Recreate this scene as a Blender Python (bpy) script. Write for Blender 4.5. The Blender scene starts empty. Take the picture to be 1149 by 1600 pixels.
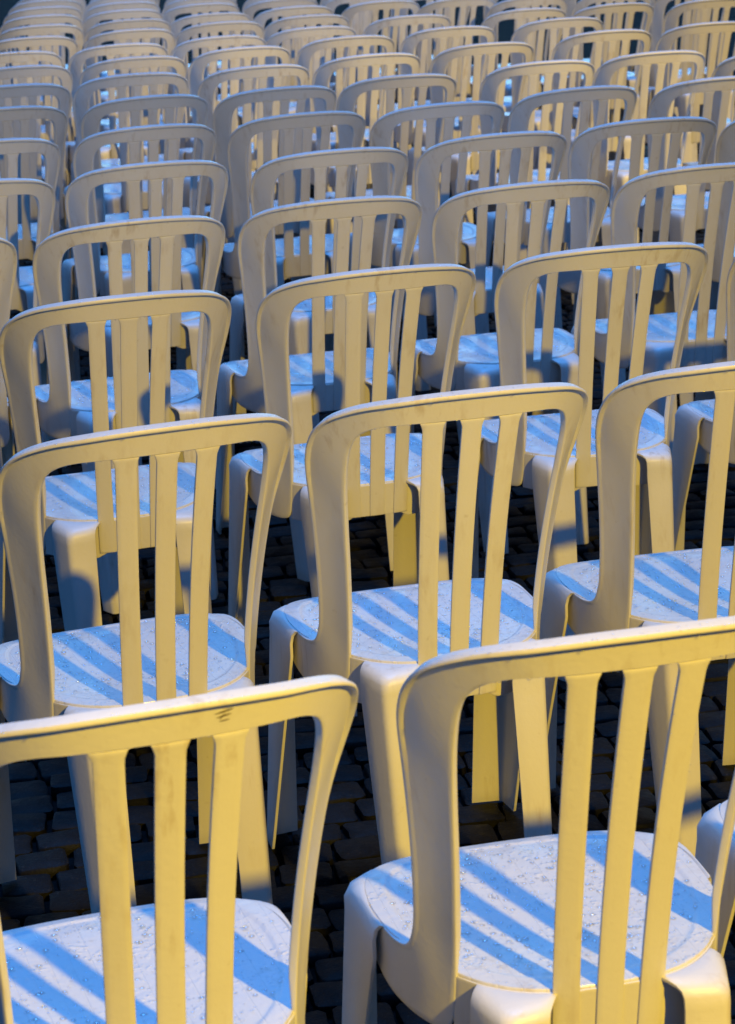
import bpy, bmesh, math, random
from mathutils import Vector, Matrix

random.seed(7)
scn = bpy.context.scene
COL = scn.collection

# ---------------------------------------------------------------- camera
CAM_F, CAM_PITCH, CAM_ROLL, CAM_H = 3520.98, 0.285388, -0.039594, 1.61591
cd = bpy.data.cameras.new('camera')
cd.sensor_fit = 'VERTICAL'
cd.sensor_height = 24.0
cd.lens = CAM_F / 1600.0 * 24.0
cd.clip_start = 0.05
cd.clip_end = 400.0
cam = bpy.data.objects.new('camera', cd)
COL.objects.link(cam)
_f = Vector((0, math.cos(CAM_PITCH), -math.sin(CAM_PITCH)))
_u = Vector((0, math.sin(CAM_PITCH), math.cos(CAM_PITCH)))
_r = Vector((1, 0, 0))
_rr = _r * math.cos(CAM_ROLL) + _u * math.sin(CAM_ROLL)
_uu = _u * math.cos(CAM_ROLL) - _r * math.sin(CAM_ROLL)
cam.matrix_world = Matrix(((_rr.x, _uu.x, -_f.x, 0), (_rr.y, _uu.y, -_f.y, 0), (_rr.z, _uu.z, -_f.z, CAM_H), (0, 0, 0, 1)))
cd.dof.use_dof = True
cd.dof.focus_distance = 3.6
cd.dof.aperture_fstop = 9.0
scn.camera = cam

# ---------------------------------------------------------------- dusk sky
world = bpy.data.worlds.new('World')
scn.world = world
world.use_nodes = True
nt = world.node_tree
nt.nodes.clear()
sky = nt.nodes.new('ShaderNodeTexSky')
sky.sky_type = 'NISHITA'
sky.sun_disc = False
sky.sun_elevation = math.radians(12.0)
sky.sun_rotation = math.radians(0.0)
tint = nt.nodes.new('ShaderNodeMix')
tint.data_type = 'RGBA'; tint.blend_type = 'MULTIPLY'
tint.inputs[0].default_value = 1.0
tint.inputs[7].default_value = (0.15, 0.42, 1.0, 1)
bg = nt.nodes.new('ShaderNodeBackground')
bg.inputs['Strength'].default_value = 0.15
wo = nt.nodes.new('ShaderNodeOutputWorld')
nt.links.new(sky.outputs[0], tint.inputs[6])
nt.links.new(tint.outputs[2], bg.inputs['Color'])
nt.links.new(bg.outputs[0], wo.inputs['Surface'])

# the last light of the sky overhead: broad and blue
sl = bpy.data.lights.new('sun', 'SUN'); sl.energy = 3.3; sl.color = (0.065, 0.33, 1.0); sl.angle = math.radians(24)
sun = bpy.data.objects.new('sun', sl); COL.objects.link(sun)
sun.rotation_euler = Vector((0.05, -0.18, -1.0)).to_track_quat('-Z', 'Y').to_euler()

# ---------------------------------------------------------------- the square's floodlights
def flood(name, loc, aim, energy, color, radius, size_deg, blend):
    ld = bpy.data.lights.new(name, 'SPOT')
    ld.energy = energy; ld.color = color; ld.shadow_soft_size = radius
    ld.spot_size = math.radians(size_deg); ld.spot_blend = blend
    o = bpy.data.objects.new(name, ld); COL.objects.link(o)
    o.location = loc
    o.rotation_euler = (Vector(aim) - Vector(loc)).to_track_quat('-Z', 'Y').to_euler()
    return o
flood('floodlight', (2.02, -1.12, 3.27), (0.1, 1.7, 0.6), 1450, (1.0, 0.66, 0.012), 0.055, 92, 1.0)
flood('floodlight', (6.2, 2.2, 5.2), (0.2, 11.6, 0.8), 3600, (1.0, 0.68, 0.12), 0.05, 36, 0.7)

scn.view_settings.view_transform = 'Standard'
scn.view_settings.look = 'None'
scn.view_settings.exposure = 0.0
scn.view_settings.gamma = 1.0
scn.view_settings.use_curve_mapping = False

# ---------------------------------------------------------------- materials
def new_mat(name):
    m = bpy.data.materials.new(name); m.use_nodes = True
    return m, m.node_tree, m.node_tree.nodes['Principled BSDF']

def node(nt, t, **kw):
    n = nt.nodes.new(t)
    for k, v in kw.items():
        setattr(n, k, v)
    return n

def ramp(nt, src, stops):
    r = node(nt, 'ShaderNodeValToRGB')
    e = r.color_ramp.elements
    e[0].position, e[0].color = stops[0][0], (*stops[0][1], 1)
    e[1].position, e[1].color = stops[-1][0], (*stops[-1][1], 1)
    for p, c in stops[1:-1]:
        x = e.new(p); x.color = (*c, 1)
    nt.links.new(src, r.inputs[0])
    return r.outputs[0]

def noise(nt, vec, scale, detail=3, rough=.5):
    n = node(nt, 'ShaderNodeTexNoise')
    n.inputs['Scale'].default_value = scale; n.inputs['Detail'].default_value = detail
    n.inputs['Roughness'].default_value = rough
    nt.links.new(vec, n.inputs['Vector'])
    return n.outputs[0]

def mixc(nt, fac, a, b, mode='MIX'):
    m = node(nt, 'ShaderNodeMix', data_type='RGBA', blend_type=mode)
    for i, v in ((0, fac), (6, a), (7, b)):
        if hasattr(v, 'links'):
            nt.links.new(v, m.inputs[i])
        else:
            m.inputs[i].default_value = v if i == 0 else (*v, 1)
    return m.outputs[2]

def vary_vec(nt):
    """object coordinates shifted by a per-object random amount"""
    tc = node(nt, 'ShaderNodeTexCoord'); oi = node(nt, 'ShaderNodeObjectInfo')
    mu = node(nt, 'ShaderNodeMath', operation='MULTIPLY'); mu.inputs[1].default_value = 37.0
    nt.links.new(oi.outputs['Random'], mu.inputs[0])
    ad = node(nt, 'ShaderNodeVectorMath', operation='ADD')
    nt.links.new(tc.outputs['Object'], ad.inputs[0]); nt.links.new(mu.outputs[0], ad.inputs[1])
    return ad.outputs[0], tc.outputs['Object'], oi.outputs['Random']

def plastic(name, seat=False):
    m, nt, b = new_mat(name)
    vec, obj, rnd = vary_vec(nt)
    base = (0.72, 0.695, 0.65) if not seat else (0.66, 0.65, 0.635)
    n1 = noise(nt, vec, 3.2, 4, .6)
    c = mixc(nt, ramp(nt, n1, [(.35, (0, 0, 0)), (.75, (1, 1, 1))]), base, (0.66, 0.625, 0.56))
    # rubbed-in dirt streaks, running down the plastic
    mp = node(nt, 'ShaderNodeMapping'); mp.inputs['Scale'].default_value = (60, 60, 7)
    nt.links.new(vec, mp.inputs['Vector'])
    n2 = noise(nt, mp.outputs[0], 1.0, 4, .6)
    n3 = noise(nt, vec, 7.0, 2, .5)
    mm = node(nt, 'ShaderNodeMath', operation='MULTIPLY')
    nt.links.new(ramp(nt, n2, [(.52, (0, 0, 0)), (.72, (1, 1, 1))]), mm.inputs[0])
    nt.links.new(ramp(nt, n3, [(.46, (0, 0, 0)), (.66, (.8, .8, .8))]), mm.inputs[1])
    c = mixc(nt, mm.outputs[0], c, (0.46, 0.37, 0.26))
    # small scuffs
    n4 = noise(nt, vec, 55.0, 2, .5)
    c = mixc(nt, ramp(nt, n4, [(.70, (0, 0, 0)), (.80, (.32, .32, .32))]), c, (0.36, 0.29, 0.2))
    at = node(nt, 'ShaderNodeAttribute', attribute_type='OBJECT', attribute_name='tone')
    c = mixc(nt, at.outputs["Fac"], c, (0.56, 0.52, 0.45))
    nt.links.new(c, b.inputs['Base Color'])
    nr = noise(nt, vec, 18.0, 3, .6)
    rr = node(nt, 'ShaderNodeMapRange'); rr.inputs['To Min'].default_value = .30; rr.inputs['To Max'].default_value = .56
    nt.links.new(nr, rr.inputs['Value']); nt.links.new(rr.outputs[0], b.inputs['Roughness'])
    b.inputs['Specular IOR Level'].default_value = 0.45
    # bump: moulding grain + wet film
    bp = node(nt, 'ShaderNodeBump'); bp.inputs['Distance'].default_value = 0.0006
    bp.inputs['Strength'].default_value = 0.5 if not seat else 1.0
    h = noise(nt, vec, 140.0 if not seat else 95.0, 2, .5)
    if seat:
        # film of water: rounded puddles and beads, and the faint moulded lines of the seat
        v = node(nt, 'ShaderNodeTexVoronoi', feature='SMOOTH_F1'); v.inputs['Scale'].default_value = 130
        nt.links.new(vec, v.inputs['Vector'])
        a = ramp(nt, v.outputs['Distance'], [(.10, (1, 1, 1)), (.34, (0, 0, 0))])
        n5 = noise(nt, vec, 20.0, 2, .5)
        k = node(nt, 'ShaderNodeMath', operation='MULTIPLY')
        nt.links.new(a, k.inputs[0]); nt.links.new(ramp(nt, n5, [(.36, (0, 0, 0)), (.55, (1.3, 1.3, 1.3))]), k.inputs[1])
        k2 = node(nt, 'ShaderNodeMath', operation='ADD')
        nt.links.new(k.outputs[0], k2.inputs[0]); nt.links.new(h, k2.inputs[1])
        # moulded lines running front to back
        sx = node(nt, 'ShaderNodeSeparateXYZ'); nt.links.new(obj, sx.inputs[0])
        d1 = node(nt, 'ShaderNodeMath', operation='PINGPONG'); d1.inputs[1].default_value = .0115
        nt.links.new(sx.outputs[0], d1.inputs[0])
        d2 = node(nt, 'ShaderNodeMapRange'); d2.inputs['From Min'].default_value = 0; d2.inputs['From Max'].default_value = .0012
        d2.inputs['To Min'].default_value = -.55; d2.inputs['To Max'].default_value = 0
        nt.links.new(d1.outputs[0], d2.inputs['Value'])
        d3 = node(nt, 'ShaderNodeMath', operation='ADD')
        nt.links.new(k2.outputs[0], d3.inputs[0]); nt.links.new(d2.outputs[0], d3.inputs[1]); k2 = d3
        n6 = noise(nt, vec, 38.0, 1, .4)
        k3 = node(nt, 'ShaderNodeMath', operation='ADD')
        nt.links.new(k2.outputs[0], k3.inputs[0])
        nt.links.new(ramp(nt, n6, [(.48, (0, 0, 0)), (.66, (.6, .6, .6))]), k3.inputs[1])
        h = k3.outputs[0]
        bp.inputs['Distance'].default_value = 0.0007
        b.inputs['Coat Weight'].default_value = 0.35
        b.inputs['Coat Roughness'].default_value = 0.12
    nt.links.new(h, bp.inputs['Height']); nt.links.new(bp.outputs[0], b.inputs['Normal'])
    return m

M_PLASTIC = plastic('white_chair_plastic')
M_SEAT = plastic('wet_seat_plastic', True)

M_WATER, _nt, _b = new_mat('water_drop')
# clear water: what lies below shows through, the surface mirrors lamp and sky
_tr = _nt.nodes.new('ShaderNodeBsdfTransparent'); _tr.inputs[0].default_value = (1, 1, 1, 1)
_nt.nodes.remove(_b)
_b = _nt.nodes.new('ShaderNodeBsdfGlossy'); _b.inputs['Roughness'].default_value = 0.13
_mx = _nt.nodes.new('ShaderNodeMixShader'); _mx.inputs[0].default_value = 0.19
_nt.links.new(_tr.outputs[0], _mx.inputs[1]); _nt.links.new(_b.outputs[0], _mx.inputs[2])
_nt.links.new(_mx.outputs[0], _nt.nodes['Material Output'].inputs['Surface'])

def stone_mat():
    m, nt, b = new_mat('wet_dark_stone')
    vec, obj, rnd = vary_vec(nt)
    c = ramp(nt, noise(nt, vec, 22, 5, .65), [(.3, (0.0025, 0.0025, 0.0025)), (.7, (0.0065, 0.006, 0.0058))])
    n = noise(nt, vec, 160, 2, .6)
    c = mixc(nt, ramp(nt, n, [(.66, (0, 0, 0)), (.74, (.6, .6, .6))]), c, (0.05, 0.042, 0.03))  # warm glints painted into the stone colour as fine pale specks
    nt.links.new(c, b.inputs['Base Color'])
    rr = node(nt, 'ShaderNodeMapRange'); rr.inputs['To Min'].default_value = .38; rr.inputs['To Max'].default_value = .8
    nt.links.new(noise(nt, vec, 30, 3, .6), rr.inputs['Value']); nt.links.new(rr.outputs[0], b.inputs['Roughness'])
    b.inputs['Specular IOR Level'].default_value = 0.12
    bp = node(nt, 'ShaderNodeBump'); bp.inputs['Distance'].default_value = 0.004; bp.inputs['Strength'].default_value = .9
    nt.links.new(noise(nt, vec, 45, 5, .7), bp.inputs['Height']); nt.links.new(bp.outputs[0], b.inputs['Normal'])
    return m
M_STONE = stone_mat()

def ground_mat():
    m, nt, b = new_mat('wet_joint_sand')
    tc = node(nt, 'ShaderNodeTexCoord')
    c = ramp(nt, noise(nt, tc.outputs['Object'], 40, 4, .6), [(.3, (0.002, 0.002, 0.002)), (.7, (0.007, 0.006, 0.006))])
    nt.links.new(c, b.inputs['Base Color'])
    b.inputs['Roughness'].default_value = .9
    b.inputs['Specular IOR Level'].default_value = 0.08
    br = node(nt, 'ShaderNodeTexBrick'); br.inputs['Scale'].default_value = 5
    nt.links.new(tc.outputs['Object'], br.inputs['Vector'])
    bp = node(nt, 'ShaderNodeBump'); bp.inputs['Distance'].default_value = 0.01
    nt.links.new(noise(nt, tc.outputs['Object'], 30, 4, .6), bp.inputs['Height']); nt.links.new(bp.outputs[0], b.inputs['Normal'])
    return m
M_GROUND = ground_mat()

# ---------------------------------------------------------------- helpers
def link_mesh(name, verts, faces, mat, parent=None, smooth=True, angle=38):
    me = bpy.data.meshes.new(name)
    me.from_pydata(verts, [], faces)
    me.materials.append(mat)
    o = bpy.data.objects.new(name, me); COL.objects.link(o)
    if parent: o.parent = parent
    if smooth:
        bm = bmesh.new(); bm.from_mesh(me); bmesh.ops.recalc_face_normals(bm, faces=bm.faces); bm.to_mesh(me); bm.free()
        me.shade_smooth(); me.set_sharp_from_angle(angle=math.radians(angle))
    return o

def bake(o):
    """apply the modifiers of o into its mesh"""
    dg = bpy.context.evaluated_depsgraph_get()
    me = bpy.data.meshes.new_from_object(o.evaluated_get(dg))
    o.modifiers.clear()
    o.data = me
    me.shade_smooth(); me.set_sharp_from_angle(angle=math.radians(42))
    return o

def add_bevel(o, w=.0012, seg=2):
    b = o.modifiers.new('bevel', 'BEVEL'); b.width = w; b.segments = seg; b.limit_method = 'ANGLE'; b.angle_limit = math.radians(50)

def grid_slab(rows_out, rows_in, closed_u=False):
    """two matching grids (lists of rows of points) joined into one closed slab"""
    nr, nc = len(rows_out), len(rows_out[0])
    V = [p for r in rows_out for p in r] + [p for r in rows_in for p in r]
    off = nr * nc
    F = []
    for i in range(nr - 1):
        for j in range(nc - 1):
            a, b, c, d = i*nc+j, i*nc+j+1, (i+1)*nc+j+1, (i+1)*nc+j
            F.append((a, b, c, d)); F.append((off+a, off+d, off+c, off+b))
    for i in range(nr - 1):
        for j in (0, nc - 1):
            a, d = i*nc+j, (i+1)*nc+j
            F.append((a, d, off+d, off+a))
    for j in range(nc - 1):
        for i in (0, nr - 1):
            a, b = i*nc+j, i*nc+j+1
            F.append((a, b, off+b, off+a))
    return V, F
# ---------------------------------------------------------------- chair shape
def _cum(pts):
    s = [0.0]
    for a, b in zip(pts, pts[1:]):
        s.append(s[-1] + math.dist(a, b))
    return s

def _cr(pts, ss, u):
    """Catmull-Rom through pts at parameters ss."""
    n = len(pts)
    u = max(ss[0], min(ss[-1], u))
    i = 0
    while i < n - 2 and u > ss[i + 1]:
        i += 1
    t = (u - ss[i]) / (ss[i + 1] - ss[i])
    p1, p2 = pts[i], pts[i + 1]
    h = ss[i + 1] - ss[i]
    def tan(k):
        if k == 0 or k == n - 1:
            j = 0 if k == 0 else n - 2
            return [(b - a) / (ss[j + 1] - ss[j]) for a, b in zip(pts[j], pts[j + 1])]
        return [(b - a) / (ss[k + 1] - ss[k - 1]) for a, b in zip(pts[k - 1], pts[k + 1])]
    m1, m2 = tan(i), tan(i + 1)
    a = 2*t**3 - 3*t*t + 1; b = t**3 - 2*t*t + t; c = -2*t**3 + 3*t*t; d = t**3 - t*t
    return tuple(a*p1[k] + b*h*m1[k] + c*p2[k] + d*h*m2[k] for k in range(len(p1)))

# plan curve of the shell at seat level, from the middle of the back round to the front
C0 = [(0, -.190), (.05, -.187), (.09, -.175), (.125, -.150), (.152, -.115), (.171, -.080), (.184, -.042),
      (.193, .0), (.197, .045), (.197, .09), (.189, .135), (.166, .183), (.116, .218), (.058, .231), (0, .234)]
S0 = _cum(C0)
# plan curve at the top of the back
C1 = [(0, -.293), (.06, -.290), (.105, -.281), (.138, -.266), (.167, -.246), (.191, -.225), (.210, -.202), (.222, -.176), (.229, -.14)]
S1 = _cum(C1)

def plan0(u):
    a = abs(u); x, y = _cr(C0, S0, a)
    return (x if u >= 0 else -x, y)

def shell(u, z):
    a = abs(u)
    x0, y0 = _cr(C0, S0, a)
    # the back rises out of the seat skirt through a soft bend between z = .38 and .50
    lift = 0 if z < .38 else ((z - .38) ** 2 / .24 if z < .50 else z - .44)
    y0 += (lift - (z - .44)) * .12
    if lift == 0:
        x, y = x0, y0
    else:
        x1, y1 = _cr(C1, S1, min(a, S1[-1]))
        w = min(lift / .42, 1.1)
        x1 *= 1.014
        wy = w * (0.62 + 0.38 * w)
        # slight waist above the seat
        x = x0 + (x1 - x0) * w - .006 * math.sin(math.pi * min(w, 1)) * (a / .25)
        y = y0 + (y1 - y0) * wy
    return (x if u >= 0 else -x, y, z)

def shell_n(u, z):
    e = 1e-3
    p = shell(u + e, z); q = shell(u - e, z); r = shell(u, z + e); s = shell(u, z - e)
    a = (p[0]-q[0], p[1]-q[1], p[2]-q[2]); b = (r[0]-s[0], r[1]-s[1], r[2]-s[2])
    n = (a[1]*b[2]-a[2]*b[1], a[2]*b[0]-a[0]*b[2], a[0]*b[1]-a[1]*b[0])
    l = math.sqrt(sum(k*k for k in n)) or 1
    return (n[0]/l, n[1]/l, n[2]/l)

BAND = [((0, .8375), (0, .8810)), ((.05, .8375), (.055, .880)), ((.09, .8365), (.105, .876)), ((.125, .834), (.155, .8675)),
        ((.15, .827), (.195, .854)), ((.167, .815), (.224, .837)), ((.178, .797), (.243, .815)), ((.184, .770), (.255, .787)),
        ((.187, .725), (.261, .750)), ((.186, .66), (.259, .680)), ((.182, .58), (.251, .595)), ((.179, .51), (.247, .525)),
        ((.178, .465), (.2475, .490)), ((.178, .435), (.251, .472)), ((.179, .408), (.257, .458)), ((.182, .385), (.267, .4495)),
        ((.189, .371), (.284, .4455)), ((.205, .366), (.297, .4445)), ((.23, .365), (.312, .4445)), ((.265, .366), (.335, .4445)),
        ((.31, .371), (.368, .4445)), ((.365, .386), (.408, .4445)), ((.42, .408), (.442, .4445))]

def band_pts(k=4):
    """(inner, outer) pairs resampled k times per span, centre to skirt end."""
    ins = [b[0] for b in BAND]; out = [b[1] for b in BAND]
    ss = list(range(len(BAND)))
    res = []
    for i in range((len(BAND) - 1) * k + 1):
        t = i / k
        res.append((_cr(ins, ss, t), _cr(out, ss, t)))
    return res

# ---------------------------------------------------------------- building one chair
def sm(a, b, x):
    t = max(0, min(1, (x - a) / (b - a)))
    return t * t * (3 - 2 * t)

def on_shell(u, z, d):
    p = shell(u, z); n = shell_n(u, z)
    return (p[0] + n[0]*d, p[1] + n[1]*d, p[2] + n[2]*d)

TH = .0062            # wall of the moulding
def build_frame(parent):
    half = band_pts(4)
    half[0] = ((0, .8375), (0, .8810))
    seq = [((-i[0], i[1]), (-o[0], o[1])) for i, o in reversed(half[1:])] + half
    A = [0, .03, .10, .25, .42, .58, .72, .82, .865, .89, .92, .96, 1.0]
    ro, ri = [], []
    for (i, o) in seq:
        w = math.dist(i, o)
        top = sm(.66, .80, o[1])
        e = min(.5, .0085 / w)              # the rolled lip is 8 mm wide everywhere
        a_out = []; a_in = []
        for k, a in enumerate(A):
            if k >= 8:
                a = 1 - e * (len(A) - 1 - k) / 4
            else:
                a = a / .82 * (1 - e * 1.25) if k == 7 else a * (1 - e * 1.25) / .82
            u = i[0] + (o[0] - i[0]) * a; z = i[1] + (o[1] - i[1]) * a
            lip = {9: .0056, 10: .0068, 11: .0064, 12: .0044, 8: .0003}.get(k, 0) * (0.12 + .88 * top)
            edge = -.0012 if k in (0,) else 0
            # stiles are gently convex across their width
            sti = -math.sin(math.pi * min(1, a)) * .0045 * sm(.80, .70, o[1]) * sm(.42, .50, o[1])
            a_out.append(on_shell(u, z, lip + edge + sti))
            a_in.append(on_shell(u, z, -TH + sti - edge - (.002 * top if k >= 9 else 0) - .0045 * sm(.16, .04, a) * sm(.44, .50, i[1])))
        ro.append(a_out); ri.append(a_in)
    V, F = grid_slab(ro, ri)
    o = link_mesh('backrest_frame', V, F, M_PLASTIC, parent)
    add_bevel(o, .0016, 2)
    return bake(o)

def build_apron(parent):
    ro, ri = [], []
    n = 44
    for k in range(n + 1):
        u = -.181 + .362 * k / n
        a = abs(u)
        # lower edge: arch in the middle, deeper next to the legs
        zb = .378 - .010 * sm(.045, .07, a)
        ro.append([on_shell(u, zb + (.4425 - zb) * t, -.0016) for t in (0, .05, .5, .95, 1)])
        ri.append([on_shell(u, zb + (.4425 - zb) * t, -TH + .0014) for t in (0, .05, .5, .95, 1)])
    V, F = grid_slab(ro, ri)
    o = link_mesh('seat_apron', V, F, M_PLASTIC, parent)
    add_bevel(o, .001, 2)
    return bake(o)

def build_slat(parent, k):
    ro, ri = [], []
    zs = [.379, .383, .40, .43, .445, .46, .50, .55, .60, .65, .70, .75, .79, .812, .821, .827, .832, .8370]
    for z in zs:
        t = (z - .379) / (.8375 - .379)
        c = k * (.0478 + (.0580 - .0478) * t)
        w = .0152
        # small fillets where the slat runs into the rail
        w += .0040 * sm(.820, .8385, z) ** 2
        d = .0016 * (1 - t) - .0004
        A = [-1, -.93, -.5, 0, .5, .93, 1]
        ro.append([on_shell(c + a * w, z, d - (.0007 if abs(a) == 1 else 0)) for a in A])
        ri.append([on_shell(c + a * w * .94, z, d - TH * (1 + .25 * (1 - a * a))) for a in A])
    V, F = grid_slab(ro, ri)
    o = link_mesh('slat', V, F, M_PLASTIC, parent)
    add_bevel(o, .001, 2)
    return bake(o)

def seat_z(x, y, r):
    z = .4462
    z -= .0095 * sm(.93, .25, r)                       # dished
    z -= .0024 * (1 - sm(.865, .885, r))                # rim line round the dish
    z -= 1.15 * max(0, y - .10) ** 2                    # waterfall front
    return z

def build_seat(parent):
    N = 96
    tot = S0[-1]
    outl = []
    for k in range(N):
        s = -tot + 2 * tot * k / N
        p = plan0(s)
        n = (abs(s) - .275) / .03
        k = .987 + .013 * max(0, min(1, n))          # tucked inside the stiles and the apron at the back
        outl.append((p[0] * k, .03 + (p[1] - .03) * k))
    cx, cy = 0, .03
    R = [.06, .15, .28, .42, .56, .68, .78, .84, .86, .872, .885, .90, .94, .972, .99, .998]
    V = [(cx, cy, seat_z(cx, cy, 0))]; rings = []
    def ring(r, dz=0.0, zabs=None):
        idx = []
        for (x, y) in outl:
            px, py = cx + (x - cx) * r, cy + (y - cy) * r
            z = seat_z(px, py, min(r, 1)) if zabs is None else zabs
            V.append((px, py, z + dz)); idx.append(len(V) - 1)
        rings.append(idx)
    for r in R: ring(r)
    ring(1.003, -.0016); ring(1.004, -.004)
    # turned-down edge: short at the sides, 3 cm at the front
    idx = []
    for (x, y) in outl:
        f = sm(.05, .17, y)
        V.append((cx + (x-cx)*(1.002 + .006*f), cy + (y-cy)*(1.002+.006*f), seat_z(x, y, 1) - .0075 - .024 * f)); idx.append(len(V)-1)
    rings.append(idx)
    idx = []
    for (x, y) in outl:
        f = sm(.05, .17, y)
        V.append((cx + (x-cx)*.985, cy + (y-cy)*.985, seat_z(x, y, 1) - .0075 - .024 * f)); idx.append(len(V)-1)
    rings.append(idx)
    for r in (.95, .7, .35, .1): ring(r, -.0075)
    F = []
    for k in range(N): F.append((0, rings[0][k], rings[0][(k+1) % N]))
    for a, b in zip(rings, rings[1:]):
        for k in range(N):
            F.append((a[k], b[k], b[(k+1) % N], a[(k+1) % N]))
    F.append(tuple(reversed(rings[-1])))
    return link_mesh('seat', V, F, M_SEAT, parent, angle=50)

def poly_round(A, Cn, D, rad, n=5):
    """A -> rounded corner Cn -> D, as points in plan"""
    A, Cn, D = Vector(A), Vector(Cn), Vector(D)
    a = Cn + (A - Cn).normalized() * min(rad, (A-Cn).length*.6)
    d = Cn + (D - Cn).normalized() * min(rad, (D-Cn).length*.6)
    pts = [A, A.lerp(a, .5), a]
    for k in range(1, n):
        t = k / n
        pts.append(a * (1-t)**2 + Cn * 2*t*(1-t) + d * t*t)
    pts += [d, d.lerp(D, .5), D]
    return pts

def leg_mesh(name, parent, side, u0, u1, top, foot, ztop, bulge):
    """an L-shaped leg; top/foot = (A, corner, D) in plan, u0..u1 the stretch of the seat rim it grows from"""
    P = poly_round(*top, .011); Q = poly_round(*foot, .010)
    n = len(P)
    rimpts = [Vector(plan0(u0 + (u1 - u0) * k / (n - 1))) for k in range(n)]
    rows = []
    def add(pts, z):
        rows.append([(side * p[0], p[1], zz) for p, zz in zip(pts, z if isinstance(z, list) else [z] * n)])
    zr = [seat_z(r.x, r.y, 1) - (.0025 if u0 < .2 else .0025 + .006 * (1 - k / (n - 1)) ** 2) for k, r in enumerate(rimpts)]
    for b, z in bulge:
        add([r.lerp(p, b) for r, p in zip(rimpts, P)], [min(q, seat_z(0, r.lerp(p, b).y, 1) - .003) + (z - ztop) for q, r, p in zip(zr, rimpts, P)] if z > .41 else [min(z, q - .012) for q in zr])
    zl = bulge[-1][1]
    for t in (.06, .2, .4, .6, .8, .93, 1.0):
        # notch in the foot of the front legs
        add([p.lerp(q, t) for p, q in zip(P, Q)], [zl * (1 - t) + (.0 if t < 1 else .002) for _ in range(n)])
    V = [p for r in rows for p in r]
    F = []
    for i in range(len(rows) - 1):
        for j in range(n - 1):
            q = (i*n+j, i*n+j+1, (i+1)*n+j+1, (i+1)*n+j)
            F.append(q if side < 0 else q[::-1])
    me = bpy.data.meshes.new(name); me.from_pydata(V, [], F); me.materials.append(M_PLASTIC)
    o = bpy.data.objects.new(name, me); COL.objects.link(o); o.parent = parent
    s = o.modifiers.new('solid', 'SOLIDIFY'); s.thickness = .0052; s.offset = LEGOFF
    add_bevel(o, .0012, 2)
    return bake(o)
LEGOFF = -1.0

def build_chair():
    root = bpy.data.objects.new('plastic_chair', None); COL.objects.link(root)
    build_seat(root); build_frame(root); build_apron(root)
    for k in (-1, 0, 1): build_slat(root, k)
    bulge = [(0.0, .4448), (.3, .4436), (.62, .4408), (.86, .4355), (.97, .427), (1.0, .413), (1.0, .398)]
    for s in (-1, 1):
        leg_mesh('leg', root, s, .058, .148,
                 ((.076, -.213), (.127, -.218), (.147, -.155)),
                 ((.082, -.266), (.119, -.270), (.134, -.232)), .4448, bulge)
        leg_mesh('leg', root, s, .492, .318,
                 ((.160, .206), (.205, .166), (.2025, .032)),
                 ((.158, .250), (.211, .243), (.214, .190)), .444, [(0, .444), (.35, .4425), (.75, .436), (1, .422), (1, .40)])
    return root

def copy_tree(root, name, tone):
    r = root.copy(); COL.objects.link(r)
    for ch in root.children:
        c = ch.copy(); COL.objects.link(c); c.parent = r
        c['tone'] = tone
    return r

# ---------------------------------------------------------------- the ground
def build_ground():
    V, F = [], []
    s = 150.0
    V = [(-s, -20, -.022), (s, -20, -.022), (s, 300, -.022), (-s, 300, -.022)]
    me = bpy.data.meshes.new('ground'); me.from_pydata(V, [], [(0, 1, 2, 3)]); me.materials.append(M_GROUND)
    o = bpy.data.objects.new('ground', me); COL.objects.link(o)
    o['kind'] = 'structure'
    return o
ground = build_ground()

def visible_span(Y):
    h = Y * 0.175 + .12
    return -h, h

def stone_geo(rng, L, Wd):
    """a worn sett: uneven outline, domed top; 24-odd triangles"""
    n = 12
    ring = []
    for (x, y) in ((1, -.8), (1, 0), (1, .8), (.85, 1), (0, 1), (-.85, 1), (-1, .8), (-1, 0), (-1, -.8), (-.85, -1), (0, -1), (.85, -1)):
        ring.append((x * L/2 * (1 - rng.uniform(0, .09)), y * Wd/2 * (1 - rng.uniform(0, .09))))
    h = rng.uniform(-.004, .003); tx, ty = rng.uniform(-.035, .035), rng.uniform(-.035, .035)
    V = [(x, y, -.02) for x, y in ring]
    V += [(x * .985, y * .985, h - .0022 + x*tx + y*ty) for x, y in ring]
    V += [(x * .90, y * .90, h + x*tx + y*ty + rng.uniform(-.0015, .0015)) for x, y in ring]
    V.append((0, 0, h + .002))
    F = []
    for r in (0, 1):
        for k in range(n):
            F.append((r*n+k, r*n+(k+1) % n, (r+1)*n+(k+1) % n, (r+1)*n+k))
    for k in range(n): F.append((2*n+k, 2*n+(k+1) % n, 3*n))
    return V, F

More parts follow.
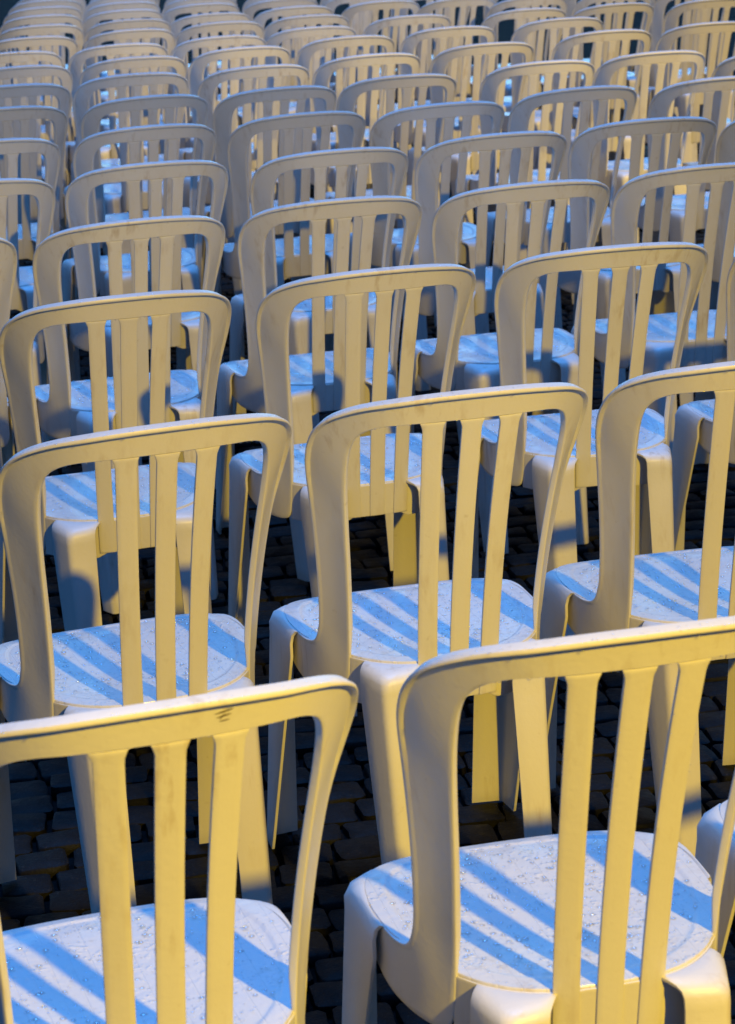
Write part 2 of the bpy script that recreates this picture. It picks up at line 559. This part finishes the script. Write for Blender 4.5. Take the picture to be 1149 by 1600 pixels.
def build_setts():
    rng = random.Random(3)
    Lx, Ly = .094, .082
    ang = math.radians(9)
    ca, sa = math.cos(ang), math.sin(ang)
    variants = []
    for k in range(14):
        V, F = stone_geo(rng, Lx * .975, Ly * .965)
        me = bpy.data.meshes.new('cobblestone'); me.from_pydata(V, [], F); me.materials.append(M_STONE)
        me.shade_smooth(); me.set_sharp_from_angle(angle=math.radians(50)); variants.append((me, V, F))
    spots = []
    for j in range(-12, 225):
        sh = rng.random() * Lx
        i0 = -36
        for i in range(i0, 40):
            x = i * Lx + sh; y = j * Ly
            X, Y = ca*x - sa*y + .4, sa*x + ca*y
            if Y < 1.4 or Y > 15.5: continue
            a, b = visible_span(Y)
            if X < a - .15 or X > b + .2: continue
            spots.append((Y, X, rng.uniform(-.09, .09) + ang + (math.pi if rng.random() < .5 else 0), rng.randrange(14), rng.uniform(.93, 1.03), rng.uniform(.93, 1.04), rng.uniform(-.004, .004)))
    spots.sort()
    near = [s for s in spots if 2.75 < s[0]][:300]
    ns = set(near)
    for (Y, X, a, k, sx, sy, dz) in near:
        o = bpy.data.objects.new('cobblestone', variants[k][0]); COL.objects.link(o)
        o.parent = ground; o.location = (X, Y, dz); o.rotation_euler = (0, 0, a); o.scale = (sx, sy, 1)
    AV, AF = [], []
    for s in spots:
        if s in ns: continue
        (Y, X, a, k, sx, sy, dz) = s
        _, V, F = variants[k]; off = len(AV); c, d = math.cos(a), math.sin(a)
        for x, y, z in V:
            x *= sx; y *= sy
            AV.append((X + c*x - d*y, Y + d*x + c*y, z + dz))
        AF += [tuple(off + q for q in f) for f in F]
    o = link_mesh('cobblestone', AV, AF, M_STONE, ground, angle=50)
    o['kind'] = 'stuff'
build_setts()

# ---------------------------------------------------------------- the chairs
# (row, x, y, turn in degrees) of every chair standing on the square
SPOTS = [
    (1, -0.276, 2.197, 17.9),
    (1, 0.195, 2.348, 13.5),
    (2, -0.369, 3.240, 20.6),
    (2, 0.078, 3.373, 15.6),
    (2, 0.526, 3.500, 13.0),
    (3, -0.495, 4.203, 17.5),
    (3, -0.033, 4.370, 16.7),
    (3, 0.444, 4.524, 11.7),
    (3, 0.912, 4.620, 12.0),
    (4, -0.987, 4.917, 18.0),
    (4, -0.548, 5.061, 18.5),
    (4, -0.106, 5.233, 16.4),
    (4, 0.341, 5.385, 15.3),
    (4, 0.780, 5.541, 14.0),
    (5, -1.018, 5.781, 19.0),
    (5, -0.585, 6.004, 17.0),
    (5, -0.114, 6.105, 17.0),
    (5, 0.324, 6.294, 16.9),
    (5, 0.773, 6.525, 13.0),
    (5, 1.206, 6.600, 13.0),
    (6, -1.098, 6.597, 19.0),
    (6, -0.665, 6.812, 18.8),
    (6, -0.219, 6.972, 18.4),
    (6, 0.211, 7.096, 17.3),
    (6, 0.658, 7.396, 16.4),
    (6, 1.129, 7.563, 15.0),
    (7, -1.177, 7.467, 18.0),
    (7, -0.735, 7.667, 18.5),
    (7, -0.311, 7.782, 19.0),
    (7, 0.107, 8.003, 17.1),
    (7, 0.623, 8.303, 16.0),
    (7, 1.053, 8.516, 14.9),
    (7, 1.463, 8.400, 15.0),
    (8, -1.257, 8.233, 18.0),
    (8, -0.852, 8.441, 18.5),
    (8, -0.412, 8.572, 19.7),
    (8, 0.013, 8.906, 17.7),
    (8, 0.472, 9.176, 17.1),
    (8, 0.988, 9.549, 16.0),
    (8, 1.441, 9.738, 15.0),
    (9, -1.329, 8.946, 18.0),
    (9, -0.907, 9.174, 18.5),
    (9, -0.503, 9.452, 19.6),
    (9, -0.065, 9.775, 17.2),
    (9, 0.377, 10.102, 16.5),
    (9, 0.877, 10.314, 16.0),
    (9, 1.208, 11.109, 16.0),
    (9, 1.671, 11.146, 15.0),
    (10, -1.447, 9.624, 18.0),
    (10, -1.031, 9.838, 18.4),
    (10, -0.621, 10.087, 18.6),
    (10, -0.224, 10.390, 17.9),
    (10, 0.222, 10.844, 17.4),
    (10, 0.773, 10.970, 16.5),
    (11, -1.483, 10.470, 18.0),
    (11, -1.058, 10.678, 18.6),
    (11, -0.658, 10.888, 18.6),
    (11, -0.255, 11.117, 17.9),
    (11, 0.112, 11.982, 17.4),
    (11, 0.503, 11.935, 17.0),
    (12, -1.537, 11.201, 18.6),
    (12, -1.128, 11.341, 18.7),
    (12, -0.741, 11.544, 18.9),
    (12, -0.335, 11.800, 18.5),
    (13, -1.621, 11.897, 18.5),
    (13, -1.216, 12.042, 18.7),
    (13, -0.830, 12.305, 18.9),
    (13, -0.415, 12.468, 18.7),
    (14, -1.696, 12.576, 18.5),
    (14, -1.287, 12.750, 18.7),
    (14, -0.870, 12.843, 18.6),
    (15, -1.760, 13.176, 18.6),
    (15, -1.343, 13.336, 18.6),
    (1, 0.640, 2.500, 13.0),
    (12, 0.020, 12.620, 17.0),
    (12, 0.420, 12.650, 17.0),
    (12, 0.860, 11.800, 16.0),
    (12, 1.300, 11.900, 16.0),
    (12, 1.720, 11.950, 15.0),
    (13, 0.000, 13.300, 17.0),
    (13, 0.440, 13.400, 17.0),
    (13, 0.900, 12.700, 16.0),
    (13, 1.350, 12.800, 16.0),
    (13, 1.800, 12.900, 15.0),
    (14, -0.430, 13.100, 18.0),
    (15, -0.900, 13.500, 18.0),
    (16, -1.800, 13.700, 18.0),
    (16, -1.380, 13.900, 18.0),
]
ORD = ['', 'first', 'second', 'third', 'fourth', 'fifth', 'sixth', 'seventh', 'eighth', 'ninth', 'tenth', 'eleventh',
       'twelfth', 'thirteenth', 'fourteenth', 'fifteenth', 'sixteenth', 'seventeenth']
proto = build_chair()

def drop_mesh(name, kind, rng, count_seat, count_rail, big):
    """water beads lying on the seat, standing on the top rail and hanging under its edge"""
    V, F = [], []
    def bead(p, r, flat, hang=False, nrm=(0, 0, 1)):
        n = 7 if big else 5
        off = len(V)
        el = rng.uniform(.8, 1.3)
        levels = [(1.0, 0), (.82, .62), (.45, .92)]
        for (q, h) in levels:
            for k in range(n):
                a = 2 * math.pi * k / n
                z = h * r * flat
                V.append((p[0] + math.cos(a) * r * q * el, p[1] + math.sin(a) * r * q, p[2] + (-z if hang else z)))
        V.append((p[0], p[1], p[2] + (-1 if hang else 1) * r * flat))
        V.append((p[0], p[1], p[2] - (-1 if hang else 1) * r * .1))
        for i in (0, 1):
            for k in range(n):
                F.append((off+i*n+k, off+i*n+(k+1) % n, off+(i+1)*n+(k+1) % n, off+(i+1)*n+k))
        for k in range(n):
            F.append((off+2*n+k, off+2*n+(k+1) % n, off+3*n)); F.append((off+(k+1) % n, off+k, off+3*n+1))
    for _ in range(count_seat):
        if _ % 5 == 0:
            s = rng.uniform(-S0[-1], S0[-1]); r = math.sqrt(rng.random()) * .97
            x, y = plan0(s); x *= r; y = .03 + (y - .03) * r
            hx, hy = x, y
        else:
            x, y = hx + rng.gauss(0, .022), hy + rng.gauss(0, .022)
            r = math.hypot(x / .185, (y - .03) / .19)
            if r > .95: continue
        bead((x, y, seat_z(x, y, r) - .0002), rng.choice([.0007, .0008, .0009, .0010, .0012, .0014, .0020, .0036]), rng.uniform(.32, .58))
    half = band_pts(4)
    top = [h for h in half if h[1][1] > .785]
    for _ in range(count_rail):
        k = rng.uniform(0, len(top) - 1.001); i = int(k); t = k - i
        u = top[i][1][0] * (1-t) + top[i+1][1][0] * t; z = top[i][1][1] * (1-t) + top[i+1][1][1] * t
        u *= rng.choice((-1, 1))
        p = on_shell(u, z, rng.uniform(-.003, .0045))
        bead((p[0], p[1], p[2] - .0004), rng.uniform(.0007, .0015), .5)
    for _ in range(count_rail // 3):       # hanging under the rail
        u = rng.choice((-1, 1)) * rng.choice((rng.uniform(.022, .044), rng.uniform(.085, .15), rng.uniform(.085, .15)))
        z = _cr([h[0][1:] for h in half], [h[0][0] + 1e-6 * q for q, h in enumerate(half)], min(abs(u), .15))[0] if abs(u) > .05 else .8375
        p = on_shell(u, z, rng.uniform(-.005, -.001))
        bead((p[0], p[1], p[2] + .0006), rng.choice((.0012, .0016, .0026)), 1.1, True)
    for _ in range(count_rail // 9):       # hanging under the lip of the rail
        k = rng.uniform(0, len(top) - 1.001); i = int(k); t = k - i
        u = top[i][1][0] * (1-t) + top[i+1][1][0] * t; z = top[i][1][1] * (1-t) + top[i+1][1][1] * t
        p = on_shell(u * rng.choice((-1, 1)), z - .0085, .0045)
        bead(p, rng.choice((.0008, .0010, .0013, .0021)), rng.uniform(.5, 1.2), True)
    for _ in range(count_rail // 7):       # stuck to the slats and stiles
        k = rng.choice((-1, 0, 1)); z = rng.uniform(.46, .80); t = (z - .379) / .449
        u = k * (.0478 + .0102 * t) + rng.choice((-1, 1)) * .0147
        p = on_shell(u, z, .0008)
        bead(p, rng.uniform(.0007, .0013), .6)
    me = bpy.data.meshes.new(name); me.from_pydata(V, [], F); me.materials.append(M_WATER); me.shade_smooth()
    return me
rng = random.Random(11)
DROPS = {1: [drop_mesh('water_drops', 1, rng, 1000, 90, True) for _ in range(2)],
         2: [drop_mesh('water_drops', 2, rng, 600, 60, False) for _ in range(2)]}

def label_for(row, i, n):
    near = {
        (1, 1): 'nearest white slatted plastic chair at the bottom left, dark scuff on its yellow-lit top rail',
        (1, 2): 'nearest white slatted plastic chair at the bottom right, wide blue-striped wet seat in full view',
        (1, 3): 'white plastic chair cut by the lower right edge, only its seat rim and legs showing',
    }
    if (row, i) in near: return near[(row, i)]
    where = '%s from the left' % ORD[i]
    if i == 1: where = 'leftmost in view'
    if i == n: where = 'rightmost in view'
    look = {2: 'wet striped-seat plastic chair', 3: 'rain-beaded plastic chair'}.get(row, 'white plastic chair' if row < 8 else 'distant white chair')
    return '%s, %s in the %s row from the front' % (look, where, ORD[row])

rows = {}
for s in SPOTS: rows.setdefault(s[0], []).append(s)
first = True
tones = random.Random(5)
for row in sorted(rows):
    lst = sorted(rows[row], key=lambda s: s[1])
    for i, (r_, X, Y, t) in enumerate(lst, 1):
        o = proto if first else copy_tree(proto, 'plastic_chair', tones.choice((0.0, .05, .1, .18, .3, .5)))
        first = False
        o.location = (X, Y, 0); o.rotation_euler = (math.radians(tones.uniform(-.35, .35)) if row > 2 else 0, math.radians(tones.uniform(-.2, .2)) if row > 2 else 0, math.radians(t))
        o['label'] = label_for(row, i, len(lst)); o['category'] = 'chair'; o['group'] = 'white plastic chairs set out in rows'
        if row <= 4:
            me = random.choice(DROPS[1 if row <= 2 else 2])
            d = bpy.data.objects.new('water_drops', me); COL.objects.link(d); d.parent = o; d['kind'] = 'stuff'

# the dark scuff on the top rail of the nearest chair on the left
V, F = [], []
for (u, z, du, dz, w) in ((.040, .862, .018, .0030, .0010), (.042, .8575, .014, .0025, .0010), (.045, .853, .010, .001, .0007), (.050, .862, -.005, -.008, .0008)):
    n = 6
    off = len(V)
    for k in range(n + 1):
        t = k / n; ww = w * math.sin(math.pi * (t * .8 + .1))
        V.append(on_shell(u + du * t, z + dz * t - ww, .0004)); V.append(on_shell(u + du * t, z + dz * t + ww, .0004))
    F += [(off+2*k, off+2*k+1, off+2*k+3, off+2*k+2) for k in range(n)]
M_SCUFF, _n, _b = new_mat('dark_scuff'); _b.inputs['Base Color'].default_value = (.10, .07, .035, 1); _b.inputs['Roughness'].default_value = .8
link_mesh('scuff_mark', V, F, M_SCUFF, proto)
